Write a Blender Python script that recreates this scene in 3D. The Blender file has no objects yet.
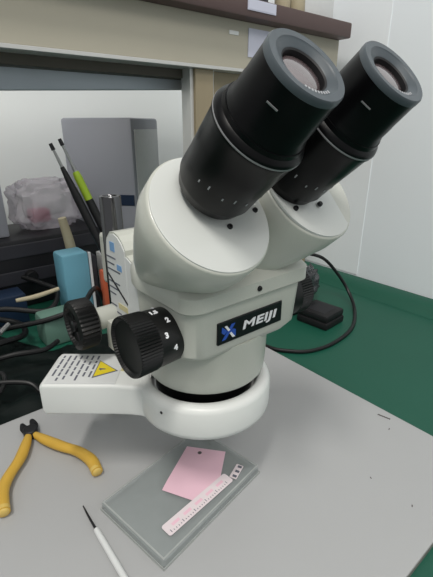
import bpy, bmesh, math, random
from mathutils import Vector, Matrix, noise
S = bpy.context.scene
COL = S.collection
PI = math.pi
V = Vector
random.seed(7)

# ------------------------------------------------------------------ render look
S.view_settings.view_transform = 'Standard'
S.view_settings.look = 'None'
S.view_settings.gamma = 1
S.view_settings.use_curve_mapping = False
S.view_settings.exposure = 0.0

def lin(c):
    r = []
    for v in c:
        v /= 255.0
        r.append(v/12.92 if v <= 0.04045 else ((v+0.055)/1.055)**2.4)
    return (r[0], r[1], r[2], 1)

# ------------------------------------------------------------------ materials
def mat(name, c, rough=.5, metal=0, spec=.5, var=.0, scale=40, bump=0, bscale=200, coat=0, trans=0, ior=1.45, alpha=1, stretch=None):
    m = bpy.data.materials.new(name); m.use_nodes = True
    nt = m.node_tree; b = nt.nodes['Principled BSDF']
    b.inputs['Base Color'].default_value = lin(c)
    b.inputs['Roughness'].default_value = rough
    b.inputs['Metallic'].default_value = metal
    b.inputs['Specular IOR Level'].default_value = spec
    b.inputs['Coat Weight'].default_value = coat
    b.inputs['Transmission Weight'].default_value = trans
    b.inputs['IOR'].default_value = ior
    b.inputs['Alpha'].default_value = alpha
    tc = nt.nodes.new('ShaderNodeTexCoord')
    src = tc.outputs['Object']
    if stretch:
        mp = nt.nodes.new('ShaderNodeMapping'); mp.inputs['Scale'].default_value = stretch
        nt.links.new(src, mp.inputs['Vector']); src = mp.outputs['Vector']
    if var:
        n = nt.nodes.new('ShaderNodeTexNoise'); n.inputs['Scale'].default_value = scale; n.inputs['Detail'].default_value = 4
        nt.links.new(src, n.inputs['Vector'])
        mx = nt.nodes.new('ShaderNodeMix'); mx.data_type = 'RGBA'
        base = lin(c)
        mx.inputs[6].default_value = tuple(min(1, v*(1-var)) for v in base[:3])+(1,)
        mx.inputs[7].default_value = tuple(min(1, v*(1+var)) for v in base[:3])+(1,)
        nt.links.new(n.outputs['Fac'], mx.inputs[0])
        nt.links.new(mx.outputs[2], b.inputs['Base Color'])
    if bump:
        n2 = nt.nodes.new('ShaderNodeTexNoise'); n2.inputs['Scale'].default_value = bscale; n2.inputs['Detail'].default_value = 3
        nt.links.new(src, n2.inputs['Vector'])
        bp = nt.nodes.new('ShaderNodeBump'); bp.inputs['Strength'].default_value = bump; bp.inputs['Distance'].default_value = .001
        nt.links.new(n2.outputs['Fac'], bp.inputs['Height'])
        nt.links.new(bp.outputs['Normal'], b.inputs['Normal'])
    return m

M = dict(
    enamel=mat('cream_enamel', (192, 194, 186), .32, coat=.15, var=.02, scale=20, bump=.12, bscale=900),
    enamel_face=mat('lit_enamel', (204, 207, 204), .32, coat=.15, var=.02, scale=20),
    lampwhite=mat('lamp_white_plastic', (224, 226, 224), .35, var=.03, scale=25),
    black=mat('black_anodised', (6, 6, 8), .32, spec=.22, var=.2, scale=60),
    blackrub=mat('black_rubber', (20, 20, 23), .55, var=.2, scale=80),
    rimrub=mat('grey_eyecup_rubber', (72, 80, 86), .42, var=.15, scale=120),
    knob=mat('knob_black', (11, 11, 12), .42, var=.2, scale=80),
    silver=mat('silver_line', (150, 150, 153), .35, metal=.5),
    chrome=mat('chrome', (96, 96, 98), .16, metal=1),
    darkmetal=mat('dark_steel', (60, 60, 62), .4, metal=.8),
    lens=mat('lens_glass', (94, 82, 84), .04, spec=1, coat=1, var=.3, scale=50),  # reddish base colour carries the glare in the eyepieces
    plateblack=mat('plate_black', (10, 11, 16), .3),
    white=mat('white_print', (232, 234, 238), .5),
    blue=mat('blue_print', (40, 84, 178), .5),
    sticker=mat('white_sticker', (214, 216, 216), .45, var=.05, scale=90),
    print=mat('grey_print', (96, 98, 110), .6),
    printblue=mat('pale_blue_print', (120, 160, 205), .6),
    yellow=mat('warning_yellow', (226, 204, 40), .5),
    amber=mat('aged_amber_tape', (206, 196, 150), .5, var=.1, scale=80),
    board=mat('board_laminate', (170, 171, 172), .42, var=.035, scale=7, bump=.05, bscale=500),
    boardedge=mat('board_edge', (120, 120, 116), .6, var=.15, scale=60),
    scuff=mat('scuff_mark', (84, 78, 78), .8),
    mat=mat('green_mat', (22, 82, 65), .5, var=.06, scale=14, bump=.1, bscale=600),
    wall=mat('painted_wall', (238, 243, 248), .7, var=.015, scale=3),
    wallpanel=mat('white_wall_panel', (240, 244, 248), .6, var=.015, scale=3),
    backwall=mat('white_back_wall', (226, 230, 230), .8, var=.02, scale=3),
    floor=mat('grey_vinyl_floor', (120, 122, 122), .6, var=.1, scale=9),
    cream=mat('cream_laminate', (170, 165, 150), .5, var=.05, scale=9, stretch=(1, 1, 6)),
    recess=mat('gap_shade_olive', (74, 70, 62), .6, var=.1),
    brown=mat('brown_laminate', (82, 64, 62), .5, var=.1, scale=12, stretch=(1, 6, 6)),
    tan=mat('tan_laminate', (146, 134, 110), .5, var=.06, scale=10, stretch=(6, 6, 1)),
    alu=mat('aluminium_strip', (196, 196, 194), .35, metal=.3),
    film=mat('blue_grey_film', (178, 186, 196), .4, var=.12, scale=12, stretch=(1, 1, 8)),
    greybox=mat('grey_plastic', (162, 164, 174), .5, var=.05, scale=6),
    greybox2=mat('light_grey_plastic', (164, 166, 170), .5, var=.05, scale=6),
    bag=mat('clear_crumpled_bag', (206, 200, 210), .2, var=.2, scale=35, alpha=.5),
    pinkprint=mat('pink_print', (206, 120, 140), .6),
    darkbag=mat('smoky_bag', (70, 72, 76), .18, spec=.9, var=.35, scale=60, alpha=.85, bump=.5, bscale=60),
    equip=mat('dark_equipment', (26, 26, 31), .5, var=.2, scale=20),
    equipface=mat('dark_grey_face', (52, 52, 59), .5, var=.1, scale=20),
    cable=mat('black_cable', (14, 15, 17), .45),
    sheet=mat('dark_green_black_sheet', (10, 26, 24), .6, var=.4, scale=30, bump=.3, bscale=200),
    skyblue=mat('sky_blue_plastic', (112, 170, 192), .45, var=.07, scale=20),
    navy=mat('navy_plastic', (28, 46, 72), .45, var=.1, scale=30),
    sage=mat('sage_green_plastic', (92, 124, 112), .5, var=.05, scale=20),
    lime=mat('lime_sleeve', (160, 190, 50), .5),
    steel=mat('brushed_steel', (170, 172, 172), .3, metal=.8),
    beige=mat('beige_wood', (176, 166, 140), .6, var=.1, scale=90),
    orange=mat('orange_plastic', (186, 92, 62), .5),
    pliers=mat('yellow_grip', (204, 164, 66), .42, var=.08, scale=60),
    plierstip=mat('pale_yellow_cap', (212, 182, 100), .42),
    acrylic=mat('clear_acrylic', (166, 173, 173), .1, spec=.6, var=.10, scale=70, alpha=.5),
    acrylicedge=mat('pale_acrylic_edge', (196, 200, 198), .35, alpha=.55, var=.2, scale=150),
    pink=mat('pink_paper', (232, 192, 207), .6, var=.03, scale=40),
    paper=mat('pinkish_white_tape', (226, 214, 218), .6),
    lilac=mat('lilac_label', (196, 198, 214), .6),
)

# ------------------------------------------------------------------ mesh helpers
def obj(name, bm, m, parent=None, smooth=False, angle=35):
    me = bpy.data.meshes.new(name)
    bmesh.ops.recalc_face_normals(bm, faces=bm.faces[:])
    bm.to_mesh(me); bm.free()
    for mm in (m if isinstance(m, (list, tuple)) else [m]):
        me.materials.append(mm)
    o = bpy.data.objects.new(name, me); COL.objects.link(o)
    if smooth:
        for p in me.polygons: p.use_smooth = True
        try: me.set_sharp_from_angle(angle=math.radians(angle))
        except Exception: pass
    if parent:
        o.parent = parent
        o.matrix_parent_inverse = parent.matrix_basis.inverted()
    return o

def thing(name, label, cat, loc=(0, 0, 0), group=None):
    o = bpy.data.objects.new(name, None); COL.objects.link(o)
    o.empty_display_size = .02
    o.location = loc; o['label'] = label; o['category'] = cat
    if group: o['group'] = group
    return o

def tag(o, label, cat, group=None, kind=None):
    o['label'] = label; o['category'] = cat
    if group: o['group'] = group
    if kind: o['kind'] = kind
    return o

def struct(o):
    o['kind'] = 'structure'; return o

def xf(bm, new, mtx):
    bmesh.ops.transform(bm, matrix=mtx, verts=new)

def frame(o, z, x=None):
    """matrix with local Z along z, local X near x"""
    z = V(z).normalized()
    x = V(x) if x is not None else (V((1, 0, 0)) if abs(z.x) < .9 else V((0, 1, 0)))
    x = (x - z*x.dot(z)).normalized()
    y = z.cross(x)
    m = Matrix((x, y, z)).transposed().to_4x4()
    m.translation = V(o)
    return m

def box(bm, lo, hi, bev=0, seg=2, mtx=None, mi=0):
    r = bmesh.ops.create_cube(bm, size=1)
    vs = r['verts']
    lo = V(lo); hi = V(hi); c = (lo+hi)/2; d = hi-lo
    for v in vs: v.co = V((v.co.x*d.x, v.co.y*d.y, v.co.z*d.z))+c
    fs = list({f for v in vs for f in v.link_faces})
    if bev:
        es = list({e for v in vs for e in v.link_edges})
        q = bmesh.ops.bevel(bm, geom=es, offset=bev, segments=seg, affect='EDGES', profile=.5)
        fs = list({f for v in q['verts'] for f in v.link_faces} | {f for f in fs if f.is_valid})
        vs = list({v for f in fs for v in f.verts})
    for f in fs: f.material_index = mi
    if mtx: xf(bm, vs, mtx)
    return vs

def loft(bm, rings, cap0=True, cap1=True, mi=0):
    vv = [[bm.verts.new(p) for p in r] for r in rings]
    n = len(vv[0])
    for a, b in zip(vv, vv[1:]):
        for i in range(n):
            f = bm.faces.new((a[i], a[(i+1) % n], b[(i+1) % n], b[i])); f.material_index = mi
    if cap0: bm.faces.new(vv[0][::-1]).material_index = mi
    if cap1: bm.faces.new(vv[-1]).material_index = mi
    return vv

def lathe(bm, prof, mtx, n=48, cap0=True, cap1=True, mi=0, knurl=None):
    """prof = [(radius, height)]; knurl = (h0, h1, count, depth)"""
    rings = []
    for r, h in prof:
        ring = []
        for i in range(n):
            a = 2*PI*i/n; rr = r
            if knurl and knurl[0] <= h <= knurl[1]: rr = r*(1-knurl[3]*(i % 2))
            ring.append(mtx @ V((rr*math.cos(a), rr*math.sin(a), h)))
        rings.append(ring)
    return loft(bm, rings, cap0, cap1, mi)

def smoothpath(pts, k=8):
    P = [V(p) for p in pts]
    if len(P) < 3: return P
    out = []
    for i in range(len(P)-1):
        p0 = P[max(i-1, 0)]; p1 = P[i]; p2 = P[i+1]; p3 = P[min(i+2, len(P)-1)]
        for j in range(k):
            t = j/k
            out.append(.5*((2*p1)+(p2-p0)*t+(2*p0-5*p1+4*p2-p3)*t*t+(3*p1-p0-3*p2+p3)*t**3))
    out.append(P[-1]); return out

def tube(bm, pts, r, n=10, k=8, mi=0, flat=1.0):
    P = smoothpath(pts, k)
    N = len(P)
    def rad(t):
        if not isinstance(r, (list, tuple)): return r
        x = t*(len(r)-1); i = min(int(x), len(r)-2); return r[i]+(r[i+1]-r[i])*(x-i)
    up = V((0, 0, 1)); rings = []
    for i, p in enumerate(P):
        d = (P[min(i+1, N-1)]-P[max(i-1, 0)]).normalized()
        if abs(d.dot(up)) > .97: up = V((1, 0, 0))
        s = d.cross(up).normalized(); u = s.cross(d).normalized()
        q = rad(i/(N-1))
        rings.append([p+s*(q*math.cos(2*PI*j/n))+u*(q*flat*math.sin(2*PI*j/n)) for j in range(n)])
    return loft(bm, rings, mi=mi)

def prism(bm, pts, z0, z1, mtx=None, bev=0, mi=0):
    lo = [V((x, y, z0)) for x, y in pts]; hi = [V((x, y, z1)) for x, y in pts]
    a = [bm.verts.new(p) for p in lo]; b = [bm.verts.new(p) for p in hi]
    n = len(pts); fs = []
    for i in range(n): fs.append(bm.faces.new((a[i], a[(i+1) % n], b[(i+1) % n], b[i])))
    fs.append(bm.faces.new(a[::-1])); top = bm.faces.new(b); fs.append(top)
    for f in fs: f.material_index = mi
    vs = a+b
    if bev:
        q = bmesh.ops.bevel(bm, geom=list(top.edges), offset=bev, segments=3, affect='EDGES', profile=.5)
        vs = list(set([v for v in vs if v.is_valid]+list(q['verts'])))
    if mtx: xf(bm, vs, mtx)
    return vs

def rrect(x0, x1, y0, y1, r, n=6):
    rs = r if isinstance(r, (list, tuple)) else [r]*4
    out = []
    for (cx, cy, a0, q) in ((x1, y1, 0, rs[0]), (x0, y1, 90, rs[1]), (x0, y0, 180, rs[2]), (x1, y0, 270, rs[3])):
        sx = -1 if cx == x1 else 1; sy = -1 if cy == y1 else 1
        for i in range(n+1):
            a = math.radians(a0+90*i/n)
            out.append((cx+sx*q+q*math.cos(a), cy+sy*q+q*math.sin(a)))
    return out

def text_bm(s, size, mtx, depth=.0002, shear=0, offset=0, space=1):
    cu = bpy.data.curves.new('t', 'FONT'); cu.body = s; cu.size = size; cu.extrude = depth
    cu.align_x = 'CENTER'; cu.align_y = 'CENTER'; cu.shear = shear; cu.offset = offset; cu.space_character = space
    cu.resolution_u = 3
    t = bpy.data.objects.new('t', cu); COL.objects.link(t)
    bpy.context.view_layer.update()
    me = bpy.data.meshes.new_from_object(t.evaluated_get(bpy.context.evaluated_depsgraph_get()))
    bm = bmesh.new(); bm.from_mesh(me)
    for f in bm.faces: f.material_index = 0
    bmesh.ops.transform(bm, matrix=mtx, verts=bm.verts[:])
    bpy.data.objects.remove(t); bpy.data.curves.remove(cu); bpy.data.meshes.remove(me)
    return bm

def merge(bm, other):
    me = bpy.data.meshes.new('x'); other.to_mesh(me); other.free(); bm.from_mesh(me); bpy.data.meshes.remove(me)

# ------------------------------------------------------------------ setting
MATZ = -.008
bm = bmesh.new(); box(bm, (-1.6, -1.4, -.80), (.86, 1.13, -.78)); struct(obj('floor', bm, M['floor']))
bm = bmesh.new(); box(bm, (.756, -1.4, -.78), (.86, 1.05, 1.6)); struct(obj('wall_right', bm, M['wall']))
bm = bmesh.new(); box(bm, (-1.6, 1.05, -.78), (.86, 1.13, 1.6)); struct(obj('wall_back', bm, M['backwall']))
bm = bmesh.new(); box(bm, (.7548, .447, .012), (.756, 1.05, 1.6), .0004); struct(obj('trim_1', bm, M['wallpanel']))

# workbench with its green mat (mat rolls up at the wall)
wb = thing('workbench', 'long workbench covered in green antistatic mat along the grey wall', 'workbench', (-.2, .3, -.78))
bm = bmesh.new(); box(bm, (-1.2, -.35, -.045), (.752, 1.045, -.0105), .002); obj('bench_top', bm, M['greybox2'], wb)
for x in (-1.15, .70):
    for y in (-.3, 1.0):
        bm = bmesh.new(); box(bm, (x-.025, y-.025, -.78), (x+.025, y+.025, -.045), .002); obj('leg', bm, M['darkmetal'], wb)
bm = bmesh.new(); box(bm, (-1.2, -.35, -.0105), (.704, 1.045, MATZ), .0005); obj('green_mat', bm, M['mat'], wb)
bm = bmesh.new()
prof = [(.7045, -.0105), (.7045, MATZ), (.710, MATZ+.002), (.717, MATZ+.009), (.724, MATZ+.0145), (.732, MATZ+.017), (.742, MATZ+.0185), (.7518, MATZ+.0185), (.7518, -.0105)]
rings = []
for y in [-.35+i*1.395/30 for i in range(31)]:
    rings.append([V((x + (.0012*math.sin(y*31) if .708 < x < .74 else 0), y, z)) for x, z in prof])
loft(bm, rings)
struct(obj('mat_curb', bm, M['mat'], None, True, 60))  # rolled-up edge of the green mat, built as its own mesh

# work board
bd = thing('base_board', 'large pale grey laminate board on the green mat, under the microscope', 'board', (.15, .25, MATZ))
bm = bmesh.new(); prism(bm, rrect(-.12, .402, .068, .437, .003, 3), MATZ, 0, bev=.0008); obj('board_panel', bm, M['board'], bd, True)
bm = bmesh.new()
prism(bm, rrect(-.1203, .4023, .0677, .4373, .003, 3), MATZ+.0012, -.0016); obj('edge_band', bm, M['boardedge'], bd, True)
for i, (x, y, l, w, a) in enumerate(((.3905, .1735, .014, .0036, -1.35), (.376, .159, .003, .0016, .3), (.30, .135, .0022, .0016, 1), (.30, .095, .0026, .0016, .5), (.172, .098, .004, .0018, .2))):
    bm = bmesh.new(); tube(bm, [(x-l*math.cos(a)/2, y-l*math.sin(a)/2, .0001), (x+l*math.cos(a)/2, y+l*math.sin(a)/2, .0001)], [w*.3, w*.6, w*.3], 8, flat=.1)
    obj('scuff', bm, M['scuff'], bd)

# ------------------------------------------------------------------ overhead shelf unit
hu = thing('shelf_unit', 'cream and brown shelf unit standing across the back of the bench', 'shelf unit', (.3, .56, MATZ))
bm = bmesh.new(); box(bm, (-.3, .497, .4505), (.718, .80, .4745), .003); obj('shelf_board', bm, M['brown'], hu, True)
bm = bmesh.new(); box(bm, (-.3, .52, .388), (.716, .545, .4505), .001); obj('front_rail', bm, M['cream'], hu)
bm = bmesh.new(); box(bm, (-.3, .517, .3835), (.716, .5475, .388), .0005); obj('metal_strip', bm, M['alu'], hu)
bm = bmesh.new(); box(bm, (-.3, .548, .372), (.716, .575, .4505), .001); obj('gap_shade_rail', bm, M['recess'], hu)  # dark olive strip stands in for the shadow in the gap
bm = bmesh.new(); box(bm, (.394, .525, MATZ), (.427, .560, .3835), .001); obj('upright', bm, M['tan'], hu)
bm = bmesh.new(); box(bm, (-.3, .525, MATZ), (-.262, .560, .3835), .001); obj('upright', bm, M['tan'], hu)
bm = bmesh.new(); box(bm, (.388, .530, .05), (.394, .552, .3835), .0005); box(bm, (.427, .530, .05), (.4315, .552, .3835), .0005); obj('upright_trim', bm, M['alu'], hu)
bm = bmesh.new(); box(bm, (.4315, .540, .23), (.714, .552, .3835), .001); obj('back_panel', bm, M['tan'], hu)
bm = bmesh.new(); box(bm, (.696, .556, MATZ), (.716, .60, .372), .001); obj('upright', bm, M['tan'], hu)
bm = bmesh.new()
vs = box(bm, (-.26, .577, .360), (.425, .592, .386), .003)
for v in vs:
    if v.co.z < .372: v.co.z -= (.425-v.co.x)*.046
obj('rolled_blind', bm, M['film'], hu, True)
bm = bmesh.new(); box(bm, (.466, .4958, .4590), (.523, .4972, .4725)); box(bm, (.468, .4955, .4603), (.521, .4959, .4712))
l1 = obj('label_card', bm, M['lilac'], hu)
bm = bmesh.new(); box(bm, (.490, .5188, .405), (.535, .5202, .443)); obj('label_card', bm, M['lilac'], hu)
bm = bmesh.new(); box(bm, (.452, .5190, .431), (.470, .5202, .436)); obj('tape_scrap', bm, M['sticker'], hu)

# jars on top of the shelf
def shelf_jar(x, label, col, r, h):
    t = thing('shelf_jar', label, 'jar', (x, .53, .4747), 'jars at the end of the brown shelf')
    b1 = bmesh.new(); lathe(b1, [(r*.9, 0), (r, .003), (r, h*.7), (r*.8, h*.82), (r*.7, h*.84)], Matrix.Translation((x, .53, .4747)), 28); obj('jar_body', b1, col, t, True)
    b2 = bmesh.new(); lathe(b2, [(r*.78, h*.84), (r*.8, h*.86), (r*.8, h), (r*.74, h*1.02)], Matrix.Translation((x, .53, .4747)), 28); obj('lid', b2, M['equip'], t, True)
shelf_jar(.572, 'left beige jar on the brown shelf, just right of the lilac card', M['beige'], .0125, .05)
shelf_jar(.606, 'right beige jar on the brown shelf, nearer the shelf end', M['beige'], .0135, .055)
bm = bmesh.new(); box(bm, (.630, .535, .4747), (.712, .60, .56), .002); tag(obj('white_carton', bm, M['sticker'], None, True), 'white carton on the right end of the brown shelf', 'box')
bm = bmesh.new(); box(bm, (.462, .525, .4747), (.536, .60, .535), .002); tag(obj('dark_case', bm, M['equipface'], None, True), 'dark grey case on the brown shelf above the lilac card', 'case')

# ------------------------------------------------------------------ stereo microscope
AX, AY = .187, .244
mic = thing('stereo_microscope', 'cream stereo microscope with two black eyepieces standing on the pale board', 'microscope', (.18, .38, 0))
# lower gear housing
bm = bmesh.new()
def ringz(x0, x1, y0, y1, r, z, n=10): return [V((x, y, z)) for x, y in rrect(x0, x1, y0, y1, [.030, .050, r, r], n)]
loft(bm, [ringz(.146, .232, .203, .287, .022, .1545), ringz(.139, .243, .1955, .292, .018, .1575), ringz(.1360, .2465, .1925, .294, .014, .163),
          ringz(.1352, .2485, .1915, .295, .012, .1960)])
# upper slab with bevelled shoulder
loft(bm, [ringz(.1345, .2495, .190, .297, .013, .1962), ringz(.1325, .2520, .187, .298, .013, .1985), ringz(.1325, .2520, .187, .298, .013, .2085),
          ringz(.1355, .2495, .192, .298, .013, .2125), ringz(.142, .240, .203, .296, .013, .2185)])
obj('head_housing', bm, M['enamel'], mic, True, 40)
# nosepiece
bm = bmesh.new()
lathe(bm, [(.040, .1190), (.0480, .1195), (.0495, .1215), (.0505, .130), (.0515, .1600)], Matrix.Translation((AX+.002, AY, 0)), 72)
obj('nosepiece', bm, M['enamel'], mic, True, 40)
bm = bmesh.new()
lathe(bm, [(.030, .100), (.0410, .1005), (.0420, .103), (.0420, .1193)], Matrix.Translation((AX, AY, 0)), 72)
ob = obj('objective_ring', bm, M['black'], mic, True, 40)
bm = bmesh.new(); lathe(bm, [(.024, .0990), (.0245, .1002)], Matrix.Translation((AX, AY, 0)), 48); obj('objective_lens', bm, M['lens'], ob, True)

# name plate
npx0, npx1, npz0, npz1, npy = .1585, .2225, .1680, .1850, .1920
bm = bmesh.new(); box(bm, (npx0, npy-.0012, npz0), (npx1, npy+.002, npz1), .0006); npl = obj('name_plate', bm, M['plateblack'], mic); npl['label'] = 'black name plate with white lettering'
T = frame((npx0+.0395, npy-.0014, (npz0+npz1)/2), (0, -1, 0), (1, 0, 0))
tb = text_bm('MEIJI', .0088, T @ Matrix.Scale(1.8, 4, (1, 0, 0)), .0002, .16, .00025, 1.08); o = obj('lettering', tb, M['white'], npl); o['label'] = 'white slanted capitals'
Tl = frame((npx0+.0095, npy-.0014, (npz0+npz1)/2), (0, -1, 0), (1, 0, 0))
bm = bmesh.new()
prism(bm, [(-.0062, -.0052), (-.0028, -.0052), (.0060, .0052), (.0026, .0052)], 0, .0003, Tl)
prism(bm, [(-.0060, .0052), (-.0010, .0010), (-.0040, -.0012), (-.0064, .0010)], 0, .0002, Tl)
prism(bm, [(.0004, -.0010), (.0066, -.0052), (.0066, .0000), (.0038, .0014)], 0, .0002, Tl)
o = obj('emblem', bm, M['blue'], npl); o['label'] = 'blue crossed emblem'
bm = bmesh.new()
prism(bm, [(-.0040, .0052), (-.0018, .0052), (.0012, .0012), (-.0006, .0006)], .0003, .0005, Tl)
prism(bm, [(.0006, -.0014), (.0022, -.0006), (.0058, -.0052), (.0034, -.0052)], .0003, .0005, Tl)
obj('emblem_stroke', bm, M['white'], npl)  # white printed strokes of the emblem

def screw(c, n, r, parent):
    b = bmesh.new(); T = frame(c, n)
    lathe(b, [(r, -.001), (r, .0006), (r*.8, .0012), (r*.42, .0012), (r*.36, .0002)], T, 20)
    return obj('screw', b, M['darkmetal'], parent, True)
screw((.1930, .1868, .2035), (0, -1, .0), .0020, mic)

# drums (prism housings) and eyepieces
E0 = .735
NRM = V((0, -math.cos(E0), math.sin(E0)))
DN = V((0, -math.sin(E0), -math.cos(E0)))
XX = V((1, 0, 0))
def drum(fc, r, bx, scr):
    fc = V(fc); n = 64
    NRM = V((.04 if bx > .19 else 0, -math.cos(E0), math.sin(E0))).normalized()
    def circ(c, rx, ry, u, w): return [c+u*(rx*math.cos(2*PI*i/n))+w*(ry*math.sin(2*PI*i/n)) for i in range(n)]
    up = -DN
    rings = [circ(fc+NRM*.0000, r*.93, r*.93, XX, up), circ(fc-NRM*.0003, r*.975, r*.975, XX, up), circ(fc-NRM*.0016, r, r, XX, up),
             circ(fc-NRM*.016, r*1.005, r*1.005, XX, up)]
    end_c = V((bx, .2410, .206)); 
    top = rings[-1]
    endr = [end_c+V((.0345*math.cos(2*PI*i/n), .040*math.sin(2*PI*i/n), 0)) for i in range(n)]
    for t in (.3, .6, .85, 1.0):
        s = t
        rings.append([a.lerp(b, s)-NRM*(.008*math.sin(PI*s)) for a, b in zip(top, endr)])
    b = bmesh.new(); loft(b, rings)
    o = obj('prism_housing', b, M['enamel'], mic, True, 50)
    # face plate; its paler enamel carries the light falling from above
    b = bmesh.new(); lathe(b, [(r*.965, -.001), (r*.96, .0005), (r*.94, .0008)], frame(fc, NRM, XX), 64)
    obj('face_plate', b, M['enamel_face'], o, True, 30)
    for q in scr:
        screw(V(q)+NRM*.0010, NRM, .0018, o)
    return o

dl = drum((.1515, .1872, .2618), .0410, .1680, [(.1576, .1796, .2534), (.1830, .1848, .2592)])
dr = drum((.2332, .1823, .2676), .0385, .2060, [(.2326, .1726, .2592), (.2079, .1727, .2592)])

def eyepiece(top, L, k=1.0):
    top = V(top); base = top-NRM*L
    T = frame(base, NRM, XX)
    e = bmesh.new()
    lathe(e, [(.0215*k, -.004), (.0230*k, .0012), (.0238*k, .003), (.0240*k, .0150), (.0241*k, .0155), (.0249*k, .030), (.0256*k, .0435), (.0264*k, .0450), (.0264*k, .0475),
              (.0256*k, .0490), (.0238*k, .0505), (.0234*k, .0530)], T, 96)
    root = obj('eyepiece', e, M['black'], mic, True, 40)
    e = bmesh.new(); lathe(e, [(.02642*k, .0462), (.0266*k, .0464), (.0266*k, .0469), (.02642*k, .0472)], T, 96, False, False); obj('collar_line', e, M['silver'], root, True)
    e = bmesh.new()
    lathe(e, [(.0232*k, .0500), (.0224*k, .0550), (.0216*k, .0565), (.0213*k, .0640), (.0211*k, .0645), (.0205*k, L-.0025)], T, 96, True, False)
    obj('ocular_barrel', e, M['black'], root, True, 40)
    e = bmesh.new()
    lathe(e, [(.0200*k, L-.0040), (.0207*k, L-.0036), (.0207*k, L-.0010), (.0200*k, L), (.0165*k, L-.0002), (.0158*k, L-.0010), (.0125*k, L-.0020), (.0121*k, L-.0026)], T, 96, False, False)
    obj('eyecup', e, M['rimrub'], root, True, 40)
    e = bmesh.new()
    lathe(e, [(.0122*k, L-.0024), (.0114*k, L-.0030), (.0112*k, L-.0075)], T, 64, False, False); obj('inner_ring', e, M['blackrub'], root, True)
    e = bmesh.new()
    rings = [(.0113*k*math.cos(a), L-.0060+.0025*math.sin(a)) for a in (0, .3, .6, .9, 1.2, 1.45)]
    lathe(e, rings, T, 48, False, True); obj('eye_lens', e, M['lens'], root, True)
    e = bmesh.new()
    for i in range(9):
        a = math.radians(-128+7*i)
        c = T @ V((.0142*k*math.cos(a), .0142*k*math.sin(a), L-.0013))
        box(e, (-.0005, -.0007, 0), (.0005, .0007, .0002), mtx=frame(c, NRM, T.to_3x3() @ V((-math.sin(a), math.cos(a), 0))))
    obj('rim_print', e, M['greybox2'], root)
    # lettering-like index ticks around the dioptre ring
    e = bmesh.new()
    for i, a in enumerate([-165, -150, -128, -112, -92, -76, -58, -40]):
        a = math.radians(a)
        c = T @ V((.0243*k*math.cos(a), .0243*k*math.sin(a), .0165 if i % 2 else .0150))
        nn = (T.to_3x3() @ V((math.cos(a), math.sin(a), 0))).normalized()
        box(e, (-.0004, -.0012 if i % 2 else -.0008, 0), (.0004, .0012 if i % 2 else .0008, .0002), mtx=frame(c, nn, nn.cross(NRM)))
    obj('scale_tick', e, M['greybox2'], root)
    e = bmesh.new()
    a = math.radians(-150); c = T @ V((.0214*k*math.cos(a), .0214*k*math.sin(a), .0705)); nn = (T.to_3x3() @ V((math.cos(a), math.sin(a), 0))).normalized()
    box(e, (-.0030, -.0003, -.0006), (.0030, .0003, .0001), mtx=frame(c, nn, nn.cross(NRM))); obj('groove_glint', e, M['silver'], root)  # short silver arc painted as the glint on a barrel groove
    return root
eyepiece((.1550, .1270, .3335), .0835)
eyepiece((.2170, .1225, .3350), .0835, .975)

# zoom knobs (tapered, knurled) with numerals
def zoom_knob(x_in, x_out, marks):
    s = 1 if x_out > x_in else -1
    L = abs(x_out-x_in)
    T = frame((x_in, .2195, .1740), (s, 0, 0), (0, 0, 1))
    b = bmesh.new()
    lathe(b, [(.0150, -.012), (.0150, .001), (.0185, .0015), (.0194, .003), (.0202, L*.58), (.0208, L*.61), (.0214, L*.96), (.0209, L), (.0196, L), (.0188, L-.002), (.006, L-.003)], T, 120, knurl=(L*.60, L*.965, 0, .05))
    k = obj('zoom_knob', b, M['knob'], mic, True, 35)
    if marks:
        for txt, ang in marks:
            a = math.radians(ang)
            rad = .0201
            c = T @ V((rad*math.cos(a), rad*math.sin(a), .0140 if ang in (22, -34, -90) else .0190))
            nn = (T.to_3x3() @ V((math.cos(a), math.sin(a), 0))).normalized()
            tb = text_bm(txt, .0050, frame(c, nn, (1, 0, 0)), .0002, 0, .0003)
            n = obj('numeral', tb, M['white'], k)
    return k
zoom_knob(.1440, .1040, [('1', 22), ('1.5', -6), ('2', -34), ('3', -62), ('4', -90)])
zoom_knob(.2400, .2720, None)

# pole
bm = bmesh.new(); lathe(bm, [(.0108, .0), (.0108, .2425), (.0100, .2440), (.0075, .2440), (.0070, .2430)], Matrix.Translation((.182, .388, 0)), 48); pl = obj('pole', bm, M['chrome'], mic, True, 40)
bm = bmesh.new(); lathe(bm, [(.026, .0002), (.027, .002), (.027, .010), (.025, .012), (.0175, .0125), (.017, .030), (.0125, .031)], Matrix.Translation((.182, .388, 0)), 48); obj('pole_flange', bm, M['enamel'], mic, True, 40)
# focusing arm / carriage
PX = Matrix(((0, 0, 1, 0), (1, 0, 0, 0), (0, 1, 0, 0), (0, 0, 0, 1)))
bm = bmesh.new()
prism(bm, [(.2900, .146), (.2900, .216), (.2950, .222), (.3010, .2262), (.3080, .2280), (.3160, .2270), (.3235, .2200), (.3260, .208), (.3260, .146), (.3200, .138), (.3040, .138)], .1450, .205, PX)
prism(bm, [(.2600, .165), (.2600, .200), (.2905, .212), (.2905, .155)], .1455, .205, PX)
box(bm, (.1720, .322, .150), (.202, .404, .206), .004)
arm = obj('focus_arm', bm, M['enamel'], mic, False)
bm = bmesh.new()
prism(bm, [(.2610, .170), (.2610, .199), (.2915, .2110), (.2915, .1560)], .1447, .1457, PX)
prism(bm, [(.2915, .148), (.2915, .2150), (.2960, .2205), (.3015, .2245), (.3085, .2263), (.3155, .2253), (.3222, .2188), (.3245, .207), (.3245, .148)], .1442, .1451, PX)
stk = obj('sticker', bm, M['sticker'], arm); stk['label'] = 'worn white sticker with printed lines'
bm = bmesh.new()
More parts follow.
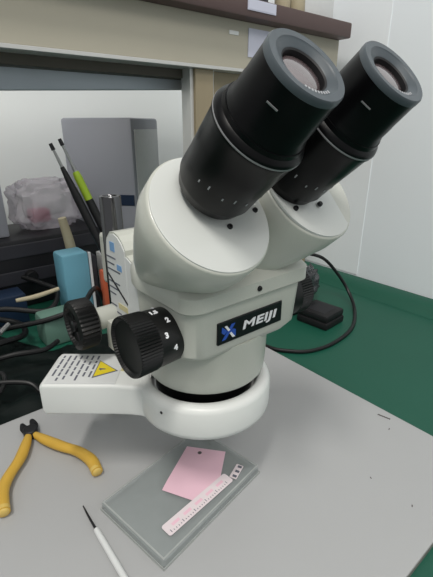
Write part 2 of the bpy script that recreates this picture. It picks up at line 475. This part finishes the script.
for i in range(11):
    z = .2050-.0056*i; y0 = .3238; y1 = y0-random.uniform(.010, .029)
    if i in (3, 7): continue
    box(bm, (.1439, y1, z-.0006), (.1443, y0, z+.0006))
obj('printed_line', bm, M['print'], stk)
bm = bmesh.new(); box(bm, (.1438, .3080, .2110), (.1442, .3160, .2190)); obj('blue_print', bm, M['printblue'], stk)
bm = bmesh.new(); box(bm, (.1438, .2980, .1960), (.1442, .3060, .2010)); obj('blue_print', bm, M['printblue'], stk)
bm = bmesh.new(); box(bm, (.1437, .2930, .1600), (.1442, .3090, .1650)); obj('amber_tape', bm, M['amber'], stk)
bm = bmesh.new(); prism(bm, [(.2920, .1680), (.2920, .1697), (.3240, .1895), (.3240, .1878)], .1436, .1443, PX); obj('dark_seam', bm, M['equip'], stk)
# focusing knobs
def focus_knob(x_in, x_out):
    s = 1 if x_out > x_in else -1; L = abs(x_out-x_in)
    T = frame((x_in, .322, .1490), (s, 0, 0), (0, 0, 1))
    b = bmesh.new()
    lathe(b, [(.008, -.014), (.008, 0), (.0190, .0005), (.0218, .002), (.0223, L-.003), (.0210, L-.001), (.0165, L), (.0155, L-.003), (.006, L-.003)], T, 72, knurl=(.002, L-.0029, 0, .07))
    k = obj('focus_knob', b, M['knob'], mic, True, 35)
    b = bmesh.new(); lathe(b, [(.005, L-.0035), (.005, L-.001), (.0035, L)], T, 24)
    for i in range(5):
        a = 2*PI*i/5
        box(b, (.006, -.0011, L-.0032), (.0150, .0011, L-.0016), mtx=T @ Matrix.Rotation(a, 4, 'Z'))
    obj('knob_hub', b, M['darkmetal'], k, True)
focus_knob(.1240, .1050)
focus_knob(.226, .245)
bm = bmesh.new(); lathe(bm, [(.0095, -.002), (.0100, -.001), (.0100, .018)], frame((.145, .322, .149), (-1, 0, 0)), 32); box(bm, (.1330, .3050, .122), (.1410, .3160, .150), .001); obj('knob_bracket', bm, M['enamel'], mic, True)
bm = bmesh.new(); lathe(bm, [(.0095, -.002), (.0100, -.001), (.0100, .020)], frame((.205, .322, .149), (1, 0, 0)), 32); obj('knob_bracket', bm, M['enamel'], mic, True)

# ------------------------------------------------------------------ ring lamp on the nosepiece
rl = thing('ring_lamp', 'white ring lamp with boxy end clamped below the microscope head', 'lamp', (AX, AY, .083))
R1, R0, ZB, ZT = .0572, .0435, .0825, .1125
ang = math.atan2(.64, -.77)
bm = bmesh.new()
prof = [(R0, ZB+.001), (R0+.001, ZB), (R1-.004, ZB), (R1-.001, ZB+.002), (R1, ZB+.006), (R1, ZT-.005), (R1-.0012, ZT-.002), (R1-.004, ZT), (R0+.005, ZT+.0003), (R0+.003, ZT-.001), (R0+.001, ZT-.006), (R0, ZT-.010)]
n = 120; rings = []
for i in range(n):
    a = 2*PI*i/n
    rings.append([V((AX+r*math.cos(a), AY+r*math.sin(a), z)) for r, z in prof])
rings.append(rings[0])
vv = [[bm.verts.new(p) for p in r] for r in rings[:-1]]; vv.append(vv[0]); m_ = len(prof)
for a, b in zip(vv, vv[1:]):
    for i in range(m_): bm.faces.new((a[i], a[(i+1) % m_], b[(i+1) % m_], b[i]))
obj('ring_housing', bm, M['lampwhite'], rl, True, 50)
# ballast box, local +X runs outwards
TB = Matrix.Translation((AX, AY, 0)) @ Matrix.Rotation(ang, 4, 'Z')
bm = bmesh.new()
def bsec(x, w, z0, z1, r=.003):
    pts = rrect(-w, w, z0, z1, r, 4); return [TB @ V((x, p, q)) for p, q in pts]
loft(bm, [bsec(.0445, .030, ZB, ZT-.001), bsec(.052, .0275, ZB, ZT-.001), bsec(.060, .0262, ZB, ZT-.001), bsec(.075, .0255, ZB, ZT), bsec(.132, .0255, ZB, ZT), bsec(.1345, .0240, ZB+.002, ZT-.002)])
bx = obj('ballast_box', bm, M['lampwhite'], rl, True, 40)
bm = bmesh.new()
for i in range(7):
    y = -.021+.007*i
    box(bm, (.1342, y-.0016, ZT-.016), (.1350, y+.0016, ZT-.005), mtx=TB)
obj('vent_slot', bm, M['greybox'], bx)
bm = bmesh.new(); box(bm, (.072, -.0235, ZT-.0002), (.1305, .0235, ZT+.0003), mtx=TB); lb = obj('label', bm, M['sticker'], bx)
lb['label'] = 'white label with grey lines and yellow triangle'
bm = bmesh.new()
for i in range(7):
    x = .1275-.0052*i
    y = -.020
    while y < .019:
        l = random.uniform(.003, .010)
        if y+l > .020: break
        box(bm, (x-.0008, y, ZT+.0003), (x+.0008, y+l, ZT+.0005), mtx=TB); y += l+random.uniform(.0012, .003)
obj('printed_line', bm, M['print'], lb)
bm = bmesh.new(); prism(bm, [(.0935, .0155), (.0740, .0045), (.0935, -.0120)], ZT+.0003, ZT+.0006, TB); wt = obj('warning_triangle', bm, M['print'], lb)
bm = bmesh.new(); prism(bm, [(.0926, .0135), (.0758, .0043), (.0926, -.0103)], ZT+.0006, ZT+.0008, TB); o = obj('yellow_field', bm, M['yellow'], wt)
bm = bmesh.new(); box(bm, (.0884, .0035, ZT+.0008), (.0892, .0046, ZT+.0010), mtx=TB); prism(bm, [(.0905, .0012), (.0905, .0036), (.0850, .0030), (.0850, .0020)], ZT+.0008, ZT+.0010, TB); obj('exclamation_mark', bm, M['print'], wt)
bm = bmesh.new(); box(bm, (.060, -.017, ZT-.001), (.0715, .004, ZT+.0003), mtx=TB); obj('amber_patch', bm, M['amber'], bx)
# clamp screw hole at the front
a = math.radians(197)
bm = bmesh.new(); lathe(bm, [(.0012, -.001), (.0012, .0004), (.0006, .0005)], frame((AX+R1*math.cos(a), AY+R1*math.sin(a), ZT-.009), (math.cos(a), math.sin(a), 0)), 16); obj('set_screw', bm, M['equip'], rl)

# ------------------------------------------------------------------ things on the board
# clear acrylic case
TC = frame((.1554, .2347, 0), (0, 0, 1), (.1215, .0209, 0))
cs = thing('clear_case', 'clear flat acrylic case lying on the board under the ring lamp', 'case', (.1515, .2255, 0))
hx, hy = .0612, .0398
bm = bmesh.new()
prism(bm, rrect(-hx, hx, -hy, hy, .003, 4), .0005, .0095, TC, .0012)
obj('case_body', bm, M['acrylic'], cs, True, 40)
def frame_ring(b, ox, oy, w, z0, z1):
    for lo, hi in (((-ox, -oy), (ox, -oy+w)), ((-ox, oy-w), (ox, oy)), ((-ox, -oy+w), (-ox+w, oy-w)), ((ox-w, -oy+w), (ox, oy-w))):
        box(b, (lo[0], lo[1], z0), (hi[0], hi[1], z1), mtx=TC)
bm = bmesh.new(); frame_ring(bm, hx-.0012, hy-.0012, .0012, .0094, .0099); frame_ring(bm, hx+.0005, hy+.0005, .0006, .0002, .0030)
obj('case_rim', bm, M['acrylicedge'], cs)  # rim in a paler tone than the case body
bm = bmesh.new(); prism(bm, [(.1835, .2690), (.2085, .2390), (.1815, .2155), (.1723, .2139), (.1506, .2129), (.1356, .2400), (.1447, .2459)], .0103, .0107)
pk = obj('pink_paper', bm, M['pink']); tag(pk, 'pink paper slip lying on the clear case under the lamp', 'paper')
bm = bmesh.new(); lathe(bm, [(.0020, .01072), (.0016, .0109)], Matrix.Translation((.1880, .2540, 0)), 16); o = obj('dark_dot', bm, M['scuff'], pk)
TS = frame((.1530, .2085, .0109), (0, 0, 1), (.0665, .0085, 0))
bm = bmesh.new(); prism(bm, rrect(-.0375, .0375, -.0058, .0058, .002, 4), 0, .0005, TS); st = obj('label_strip', bm, M['paper']); tag(st, 'narrow pinkish white strip lying across the front of the clear case', 'tape')
bm = bmesh.new()
for i in range(26):
    x = -.034+.0026*i; box(bm, (x-.0003, -.0042, .0005), (x+.0003, -.0030 if i % 5 else -.0014, .0006), mtx=TS)
obj('scale_mark', bm, M['print'], st)
bm = bmesh.new()
for i in range(5):
    prism(bm, [(-.030+.013*i, -.0005), (-.022+.013*i, -.0005), (-.022+.013*i, .0022), (-.030+.013*i, .0022)], .0005, .00058, TS)
obj('pink_block', bm, M['pinkprint'] if False else M['pink'], st)
TK = frame((.2000, .2135, .0102), (0, 0, 1), (.067, .030, 0))
bm = bmesh.new(); box(bm, (-.0085, -.0035, 0), (.0085, .0035, .0012), .0004, mtx=TK); ck = obj('circuit_chip', bm, M['paper']); tag(ck, 'tiny pale chip with dark ends on the right of the clear case', 'chip')
bm = bmesh.new()
for x in (-.006, 0, .006): box(bm, (x-.0014, -.0028, .0012), (x+.0010, .0010, .0016), mtx=TK)
obj('dark_pad', bm, M['print'], ck)

# pliers
pr = thing('cutting_pliers', 'small pliers with yellow grips and black jaws open on the board', 'pliers', (.070, .39, 0))
for pts, nm in (([(.0672, .392, .0062), (.0600, .378, .0066), (.0500, .3618, .0070), (.0344, .3440, .0072), (.0262, .3289, .0072), (.0222, .3080, .0070)], 'L'),
                ([(.0725, .389, .0062), (.0790, .372, .0066), (.0880, .3530, .0070), (.0980, .3350, .0072), (.1030, .3160, .0072), (.1015, .2990, .0070)], 'R')):
    bm = bmesh.new(); tube(bm, pts, [.0032, .0050, .0055, .0049, .0054, .0058, .0053], 16, flat=.95); g = obj('grip', bm, M['pliers'], pr, True, 80)
    p0, p1 = V(pts[-2]), V(pts[-1]); d = (p1-p0).normalized()
    bm = bmesh.new(); tube(bm, [p1-d*.0045, p1-d*.001, p1+d*.0012], [.00545, .0053, .0030], 16, k=4, flat=.97); obj('grip_cap', bm, M['plierstip'], g, True)
    bm = bmesh.new(); tube(bm, [V(pts[0])+(V(pts[0])-V(pts[1])).normalized()*.002, pts[0], V(pts[0]).lerp(V(pts[1]), .45)], [.0042, .0040, .0036], 12, k=4, flat=.7); obj('shank', bm, M['blackrub'], pr, True)
bm = bmesh.new(); lathe(bm, [(.0068, .0012), (.0074, .0022), (.0074, .0098), (.0062, .0108)], Matrix.Translation((.0705, .3960, 0)), 28); obj('pivot', bm, M['blackrub'], pr, True)
bm = bmesh.new(); tube(bm, [(.0680, .399, .006), (.0665, .406, .006), (.0668, .4150, .0055)], [.0050, .0042, .0018], 12, flat=.8); obj('jaw', bm, M['blackrub'], pr, True)
bm = bmesh.new(); tube(bm, [(.0735, .399, .006), (.0765, .406, .006), (.0772, .4155, .0055)], [.0050, .0044, .0022], 12, flat=.8); obj('jaw', bm, M['blackrub'], pr, True)

# probe
pb = thing('steel_probe', 'slim steel probe on the board left of the clear case, pointing away', 'probe', (.077, .23, 0))
bm = bmesh.new(); tube(bm, [(.0778, .2770, .0010), (.0768, .262, .0024), (.0764, .2455, .0032)], [.0005, .0009, .0011], 10); obj('tip', bm, M['darkmetal'], pb, True)
bm = bmesh.new(); tube(bm, [(.0764, .2470, .0032), (.0764, .2420, .0032), (.0759, .1980, .0032), (.0750, .1300, .0032)], [.0010, .0020, .0024, .0025, .0025, .0025, .0024], 16, k=10); obj('handle', bm, M['sticker'], pb, True, 60)
bm = bmesh.new(); tube(bm, [(.0765, .2480, .0032), (.0764, .2445, .0032)], [.0016, .0022], 14); obj('collar', bm, M['blackrub'], pb, True)

# ------------------------------------------------------------------ right-hand clutter on the mat
TA = frame((.5490, .3835, MATZ), (0, 0, 1), (.052, .004, 0))
ad = thing('power_adapter', 'flat black power adapter on the green mat behind the microscope', 'adapter', (.5490, .3835, MATZ))
bm = bmesh.new(); box(bm, (-.028, -.030, .0002), (.028, .030, .0130), .003, mtx=TA); box(bm, (-.027, -.029, .0125), (.027, .029, .0255), .004, mtx=TA); obj('case', bm, M['blackrub'], ad, True, 40)
bm = bmesh.new(); box(bm, (-.018, -.018, .0254), (.018, .016, .0257), mtx=TA); obj('rating_label', bm, M['equip'], ad)
bm = bmesh.new(); tube(bm, [(.590, .455, .090), (.614, .435, .080), (.640, .420, .050), (.652, .400, .018), (.630, .368, MATZ+.004), (.565, .330, MATZ+.003), (.500, .318, MATZ+.003), (.452, .325, MATZ+.003), (.4260, .345, MATZ+.003), (.410, .372, MATZ+.0035), (.412, .42, MATZ+.0035)], .0030, 10)
tag(obj('power_cable', bm, M['cable'], None, True), 'thin black cable looping over the green mat around the power adapter', 'cable')
# crumpled smoky bag
bm = bmesh.new()
bmesh.ops.create_icosphere(bm, subdivisions=5, radius=1)
for v in bm.verts:
    p = v.co.copy(); d = noise.noise(p*2.3)*.35+abs(noise.noise(p*5.1))*.25
    p *= 1+d
    v.co = V((.590+p.x*.030, .452+p.y*.016, max(MATZ+.0005, .028+p.z*.034)))
tag(obj('crumpled_bag', bm, M['darkbag'], None, True), 'crumpled smoky plastic bag behind the power adapter', 'bag')
bm = bmesh.new(); box(bm, (.525, .425, MATZ+.0003), (.560, .465, .052), .003); tag(obj('black_charger', bm, M['blackrub'], None, True), 'upright black block between microscope and crumpled smoky bag', 'charger')

# ------------------------------------------------------------------ clutter at the back left
def boxthing(name, label, cat, lo, hi, m, bev=.003, rot=0):
    c = V(((lo[0]+hi[0])/2, (lo[1]+hi[1])/2, 0)); b = bmesh.new()
    box(b, (lo[0]-c.x, lo[1]-c.y, lo[2]), (hi[0]-c.x, hi[1]-c.y, hi[2]), bev, mtx=Matrix.Translation(c) @ Matrix.Rotation(rot, 4, 'Z'))
    return tag(obj(name, b, m, None, True), label, cat)
# tall grey cabinet-like machine
gm = thing('grey_machine', 'tall grey boxy machine at the back of the bench, behind the microscope', 'machine', (.42, .93, MATZ))
TM = Matrix.Translation((.425, .78, 0)) @ Matrix.Rotation(math.atan2(.64, .77), 4, 'Z')
bm = bmesh.new(); box(bm, (0, 0, MATZ), (.165, .152, .322), .006, mtx=TM); obj('casing', bm, M['greybox'], gm, True)
bm = bmesh.new(); box(bm, (.012, -.0025, .0), (.150, .0005, .300), .001, mtx=TM); obj('front_panel', bm, M['sticker'], gm, True)
bm = bmesh.new(); box(bm, (-.0022, .004, .150), (.0004, .050, .172), .0005, mtx=TM); obj('vent_panel', bm, M['navy'], gm)
boxthing('grey_bin', 'plain grey bin at the left edge of the photo, left of the plastic bag', 'bin', (-.02, .80, .1200), (.175, .90, .262), M['greybox'])
# dark equipment case (under bin, bag)
eq = thing('equipment_case', 'long low dark equipment case at the back left of the bench', 'equipment', (.15, .84, MATZ))
bm = bmesh.new(); box(bm, (-.10, .770, MATZ), (.335, .915, .1195), .004); obj('case', bm, M['equip'], eq, True)
bm = bmesh.new(); box(bm, (-.09, .7665, .088), (.325, .7705, .112), .001); obj('face_band', bm, M['equipface'], eq)
bm = bmesh.new(); box(bm, (-.09, .7665, .040), (.325, .7705, .064), .001); obj('face_band', bm, M['equipface'], eq)
for x in (.03, .11, .19):
    bm = bmesh.new(); lathe(bm, [(.011, -.001), (.0105, .010), (.009, .012)], frame((x, .7665, .052), (0, -1, 0)), 24); obj('dial', bm, M['blackrub'], eq, True)
# pinkish plastic bag on it
bm = bmesh.new()
bmesh.ops.create_icosphere(bm, subdivisions=5, radius=1)
for v in bm.verts:
    p = v.co.copy(); q = V((math.copysign(abs(p.x)**.6, p.x), math.copysign(abs(p.y)**.7, p.y), math.copysign(abs(p.z)**.6, p.z)))
    q *= 1+noise.noise(p*2.6)*.22+abs(noise.noise(p*6))*.12
    v.co = V((.2600+q.x*.062, .845+q.y*.035, max(.1200, .163+q.z*.046)))
pbag = tag(obj('plastic_bag', bm, M['bag'], None, True), 'clear crumpled plastic bag with pinkish contents on the dark equipment case', 'bag')
bm = bmesh.new(); box(bm, (.225, .828, .132), (.262, .862, .156), .004); o = obj('pink_contents', bm, M['pinkprint'], pbag, True)

# sky-blue holder with open right side
sb = thing('tool_holder', 'sky blue plastic tool holder on the mat at the back left', 'holder', (.25, .68, MATZ))
bm = bmesh.new(); box(bm, (.213, .655, MATZ), (.259, .700, .110), .005); obj('holder_body', bm, M['skyblue'], sb, True)
bm = bmesh.new(); box(bm, (.2592, .661, MATZ), (.274, .698, .100), .002); obj('dark_slot', bm, M['equipface'], sb, True)
bm = bmesh.new(); box(bm, (.2592, .6560, MATZ), (.2635, .6606, .108), .001); obj('white_edge', bm, M['white'], sb)
boxthing('white_bottle_box', 'small white box behind the sky blue holder, beside the chrome pole', 'box', (.290, .665, MATZ), (.312, .70, .095), M['sticker'])
boxthing('orange_block', 'small orange block between sky blue holder and microscope', 'block', (.270, .632, MATZ), (.290, .648, .078), M['orange'])

def probe_tool(tip, end, sleeve, label):
    tip, end = V(tip), V(end)
    t = thing('soldering_probe', label, 'probe', end, 'pair of leaning slim probes')
    P = lambda s: tip.lerp(end, s*.635)
    b = bmesh.new(); tube(b, [P(0), P(.12), P(.28)], [.0012, .0022, .0026], 10); obj('metal_tip', b, M['steel'] , t, True)
    b = bmesh.new(); tube(b, [P(.0), P(.05)], [.0026, .0030], 10); obj('tip_cap', b, M['equip'], t, True)
    if sleeve:
        b = bmesh.new(); tube(b, [P(.25), P(.30), P(.48)], [.0046, .0060, .0060], 14); obj('sleeve', b, M['lime'], t, True)
    b = bmesh.new(); tube(b, [P(.48 if sleeve else .18), P(.50), P(.75), P(1.57)], [.0030 if not sleeve else .0062, .0062, .0066, .0062, .0050], 14); obj('grip', b, M['blackrub'], t, True)
probe_tool((.2300, .640, .290), (.3180, .577, -.0030), True, 'leaning black probe with lime green sleeve behind the microscope, left of the pole')
probe_tool((.2160, .640, .284), (.3040, .5820, -.0030), False, 'plain black leaning probe left of the one with a lime green sleeve')
bm = bmesh.new(); tube(bm, [(.242, .712, .160), (.250, .712, .110), (.262, .712, .0)], [.007, .009, .008], 12); tag(obj('beige_brush', bm, M['beige'], None, True), 'beige wooden handle leaning above the sky blue holder', 'brush')

# low things
boxthing('navy_box', 'small navy blue box at the left edge, before the equipment case', 'box', (.085, .700, MATZ), (.160, .745, .045), M['navy'])
boxthing('sage_tub', 'pale sage green tub on the mat below the sky blue holder', 'tub', (.150, .5850, MATZ), (.204, .630, .040), M['sage'], .006)
bm = bmesh.new(); tube(bm, [(.135, .66, .052), (.165, .655, .053), (.20, .648, .060)], [.003, .004, .003], 10); tag(obj('beige_stick', bm, M['beige'], None, True), 'short beige stick lying in the tangle of black cables', 'stick')

# dark cloth
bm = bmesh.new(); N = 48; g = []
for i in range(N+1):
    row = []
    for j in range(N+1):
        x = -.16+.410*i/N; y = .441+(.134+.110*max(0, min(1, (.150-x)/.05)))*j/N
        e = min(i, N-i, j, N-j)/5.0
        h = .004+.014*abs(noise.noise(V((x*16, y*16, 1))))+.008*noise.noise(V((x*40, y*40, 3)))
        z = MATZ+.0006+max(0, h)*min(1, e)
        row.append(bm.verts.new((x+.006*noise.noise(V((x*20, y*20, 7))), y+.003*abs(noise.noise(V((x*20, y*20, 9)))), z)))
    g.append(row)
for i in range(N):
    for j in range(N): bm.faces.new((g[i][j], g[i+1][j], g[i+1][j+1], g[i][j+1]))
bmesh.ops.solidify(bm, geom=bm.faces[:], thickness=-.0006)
tag(obj('darkening_sheet', bm, M['sheet'], None, True), 'dark crumpled cloth added to darken the mat behind the pliers', 'sheet')  # crumpled layer added over the mat so this corner turns darker

# cables in the tangle: each one its own
def cable(pts, r, label, m='cable'):
    b = bmesh.new(); tube(b, pts, r, 10); return tag(obj('black_cable', b, M[m], None, True), label, 'cable', 'tangled cables at the back left')
cable([(-.10, .62, .02), (.02, .64, .030), (.10, .66, .045), (.17, .63, .035), (.20, .66, .05), (.19, .70, .055), (.17, .742, .06)], .0042, 'black cable curving in front of the sky blue holder')
cable([(.03, .64, .018), (.10, .62, .028), (.155, .585, .040), (.205, .578, .050), (.238, .605, .060), (.262, .640, .045), (.276, .648, .010)], .0040, 'black cable rising across the sage green tub')
cable([(-.08, .56, .016), (.02, .56, .026), (.08, .572, .030), (.125, .600, .020), (.13, .65, .018), (.10, .685, .022)], .0045, 'black cable lying low on the edge of the dark cloth')
cable([(.09, .765, .25), (.085, .76, .19), (.10, .748, .13), (.10, .735, .07), (.07, .69, .055), (.03, .66, .05)], .0055, 'thick black hose hanging in front of the grey bin')
cable([(-.02, .50, .022), (.03, .515, .028), (.07, .500, .026), (.06, .470, .020), (.02, .46, .018)], .0030, 'thin black cable coiled on the left of the dark cloth')
cable([(-.06, .47, .018), (-.01, .485, .024), (.05, .485, .026), (.09, .47, .020), (.10, .455, .012)], .0030, 'thin black cable lying along the front edge of the dark cloth')
cable([(.05, .545, .022), (.09, .53, .030), (.13, .525, .026), (.155, .545, .022)], .0035, 'short black cable loop on the dark cloth')
bm = bmesh.new(); tube(bm, [(.092, .592, .036), (.108, .606, .040)], .0035, 12); tag(obj('silver_plug', bm, M['steel'], None, True), 'small silver plug among the black cables', 'plug')
bm = bmesh.new(); tube(bm, [(.066, .582, .034), (.080, .600, .038)], .0035, 12); tag(obj('copper_plug', bm, M['pinkprint'], None, True), 'small pinkish plug left of the silver plug', 'plug')

# ------------------------------------------------------------------ light
w = bpy.data.worlds.new('room_light'); S.world = w; w.use_nodes = True
bg = w.node_tree.nodes['Background']; bg.inputs[0].default_value = lin((238, 240, 240)); bg.inputs[1].default_value = .46

def area(name, loc, target, sx, sy, power, col=(255, 252, 244)):
    l = bpy.data.lights.new(name, 'AREA'); l.shape = 'RECTANGLE'; l.size = sx; l.size_y = sy; l.energy = power; l.color = lin(col)[:3]
    o = bpy.data.objects.new(name, l); COL.objects.link(o); o.location = loc
    o.rotation_euler = (V(target)-V(loc)).to_track_quat('-Z', 'Y').to_euler(); return o
area('ceiling_tube', (-.72, -.45, 2.5), (.18, .25, 0), .22, .6, 33, (255, 251, 244))
area('wall_board_fill', (-.25, -1.1, 1.8), (.7, .45, .15), 1.0, .6, 14, (255, 251, 244))  # soft unseen fill added to lift the right wall and board
area('back_wall_fill', (.05, .70, .44), (.2, 1.05, .15), .45, .03, .55)  # unseen fill added to brighten the white back wall

# ------------------------------------------------------------------ camera
cam = bpy.data.cameras.new('camera'); co = bpy.data.objects.new('camera', cam); COL.objects.link(co)
th = math.radians(21.75); az = math.radians(50.5)
D = V((math.cos(az)*math.cos(th), math.sin(az)*math.cos(th), -math.sin(th)))
co.location = (0, 0, .31)
co.rotation_euler = D.to_track_quat('-Z', 'Y').to_euler()
cam.sensor_fit = 'VERTICAL'; cam.sensor_height = 24; cam.lens = 412/577*24
cam.clip_start = .01
S.camera = co
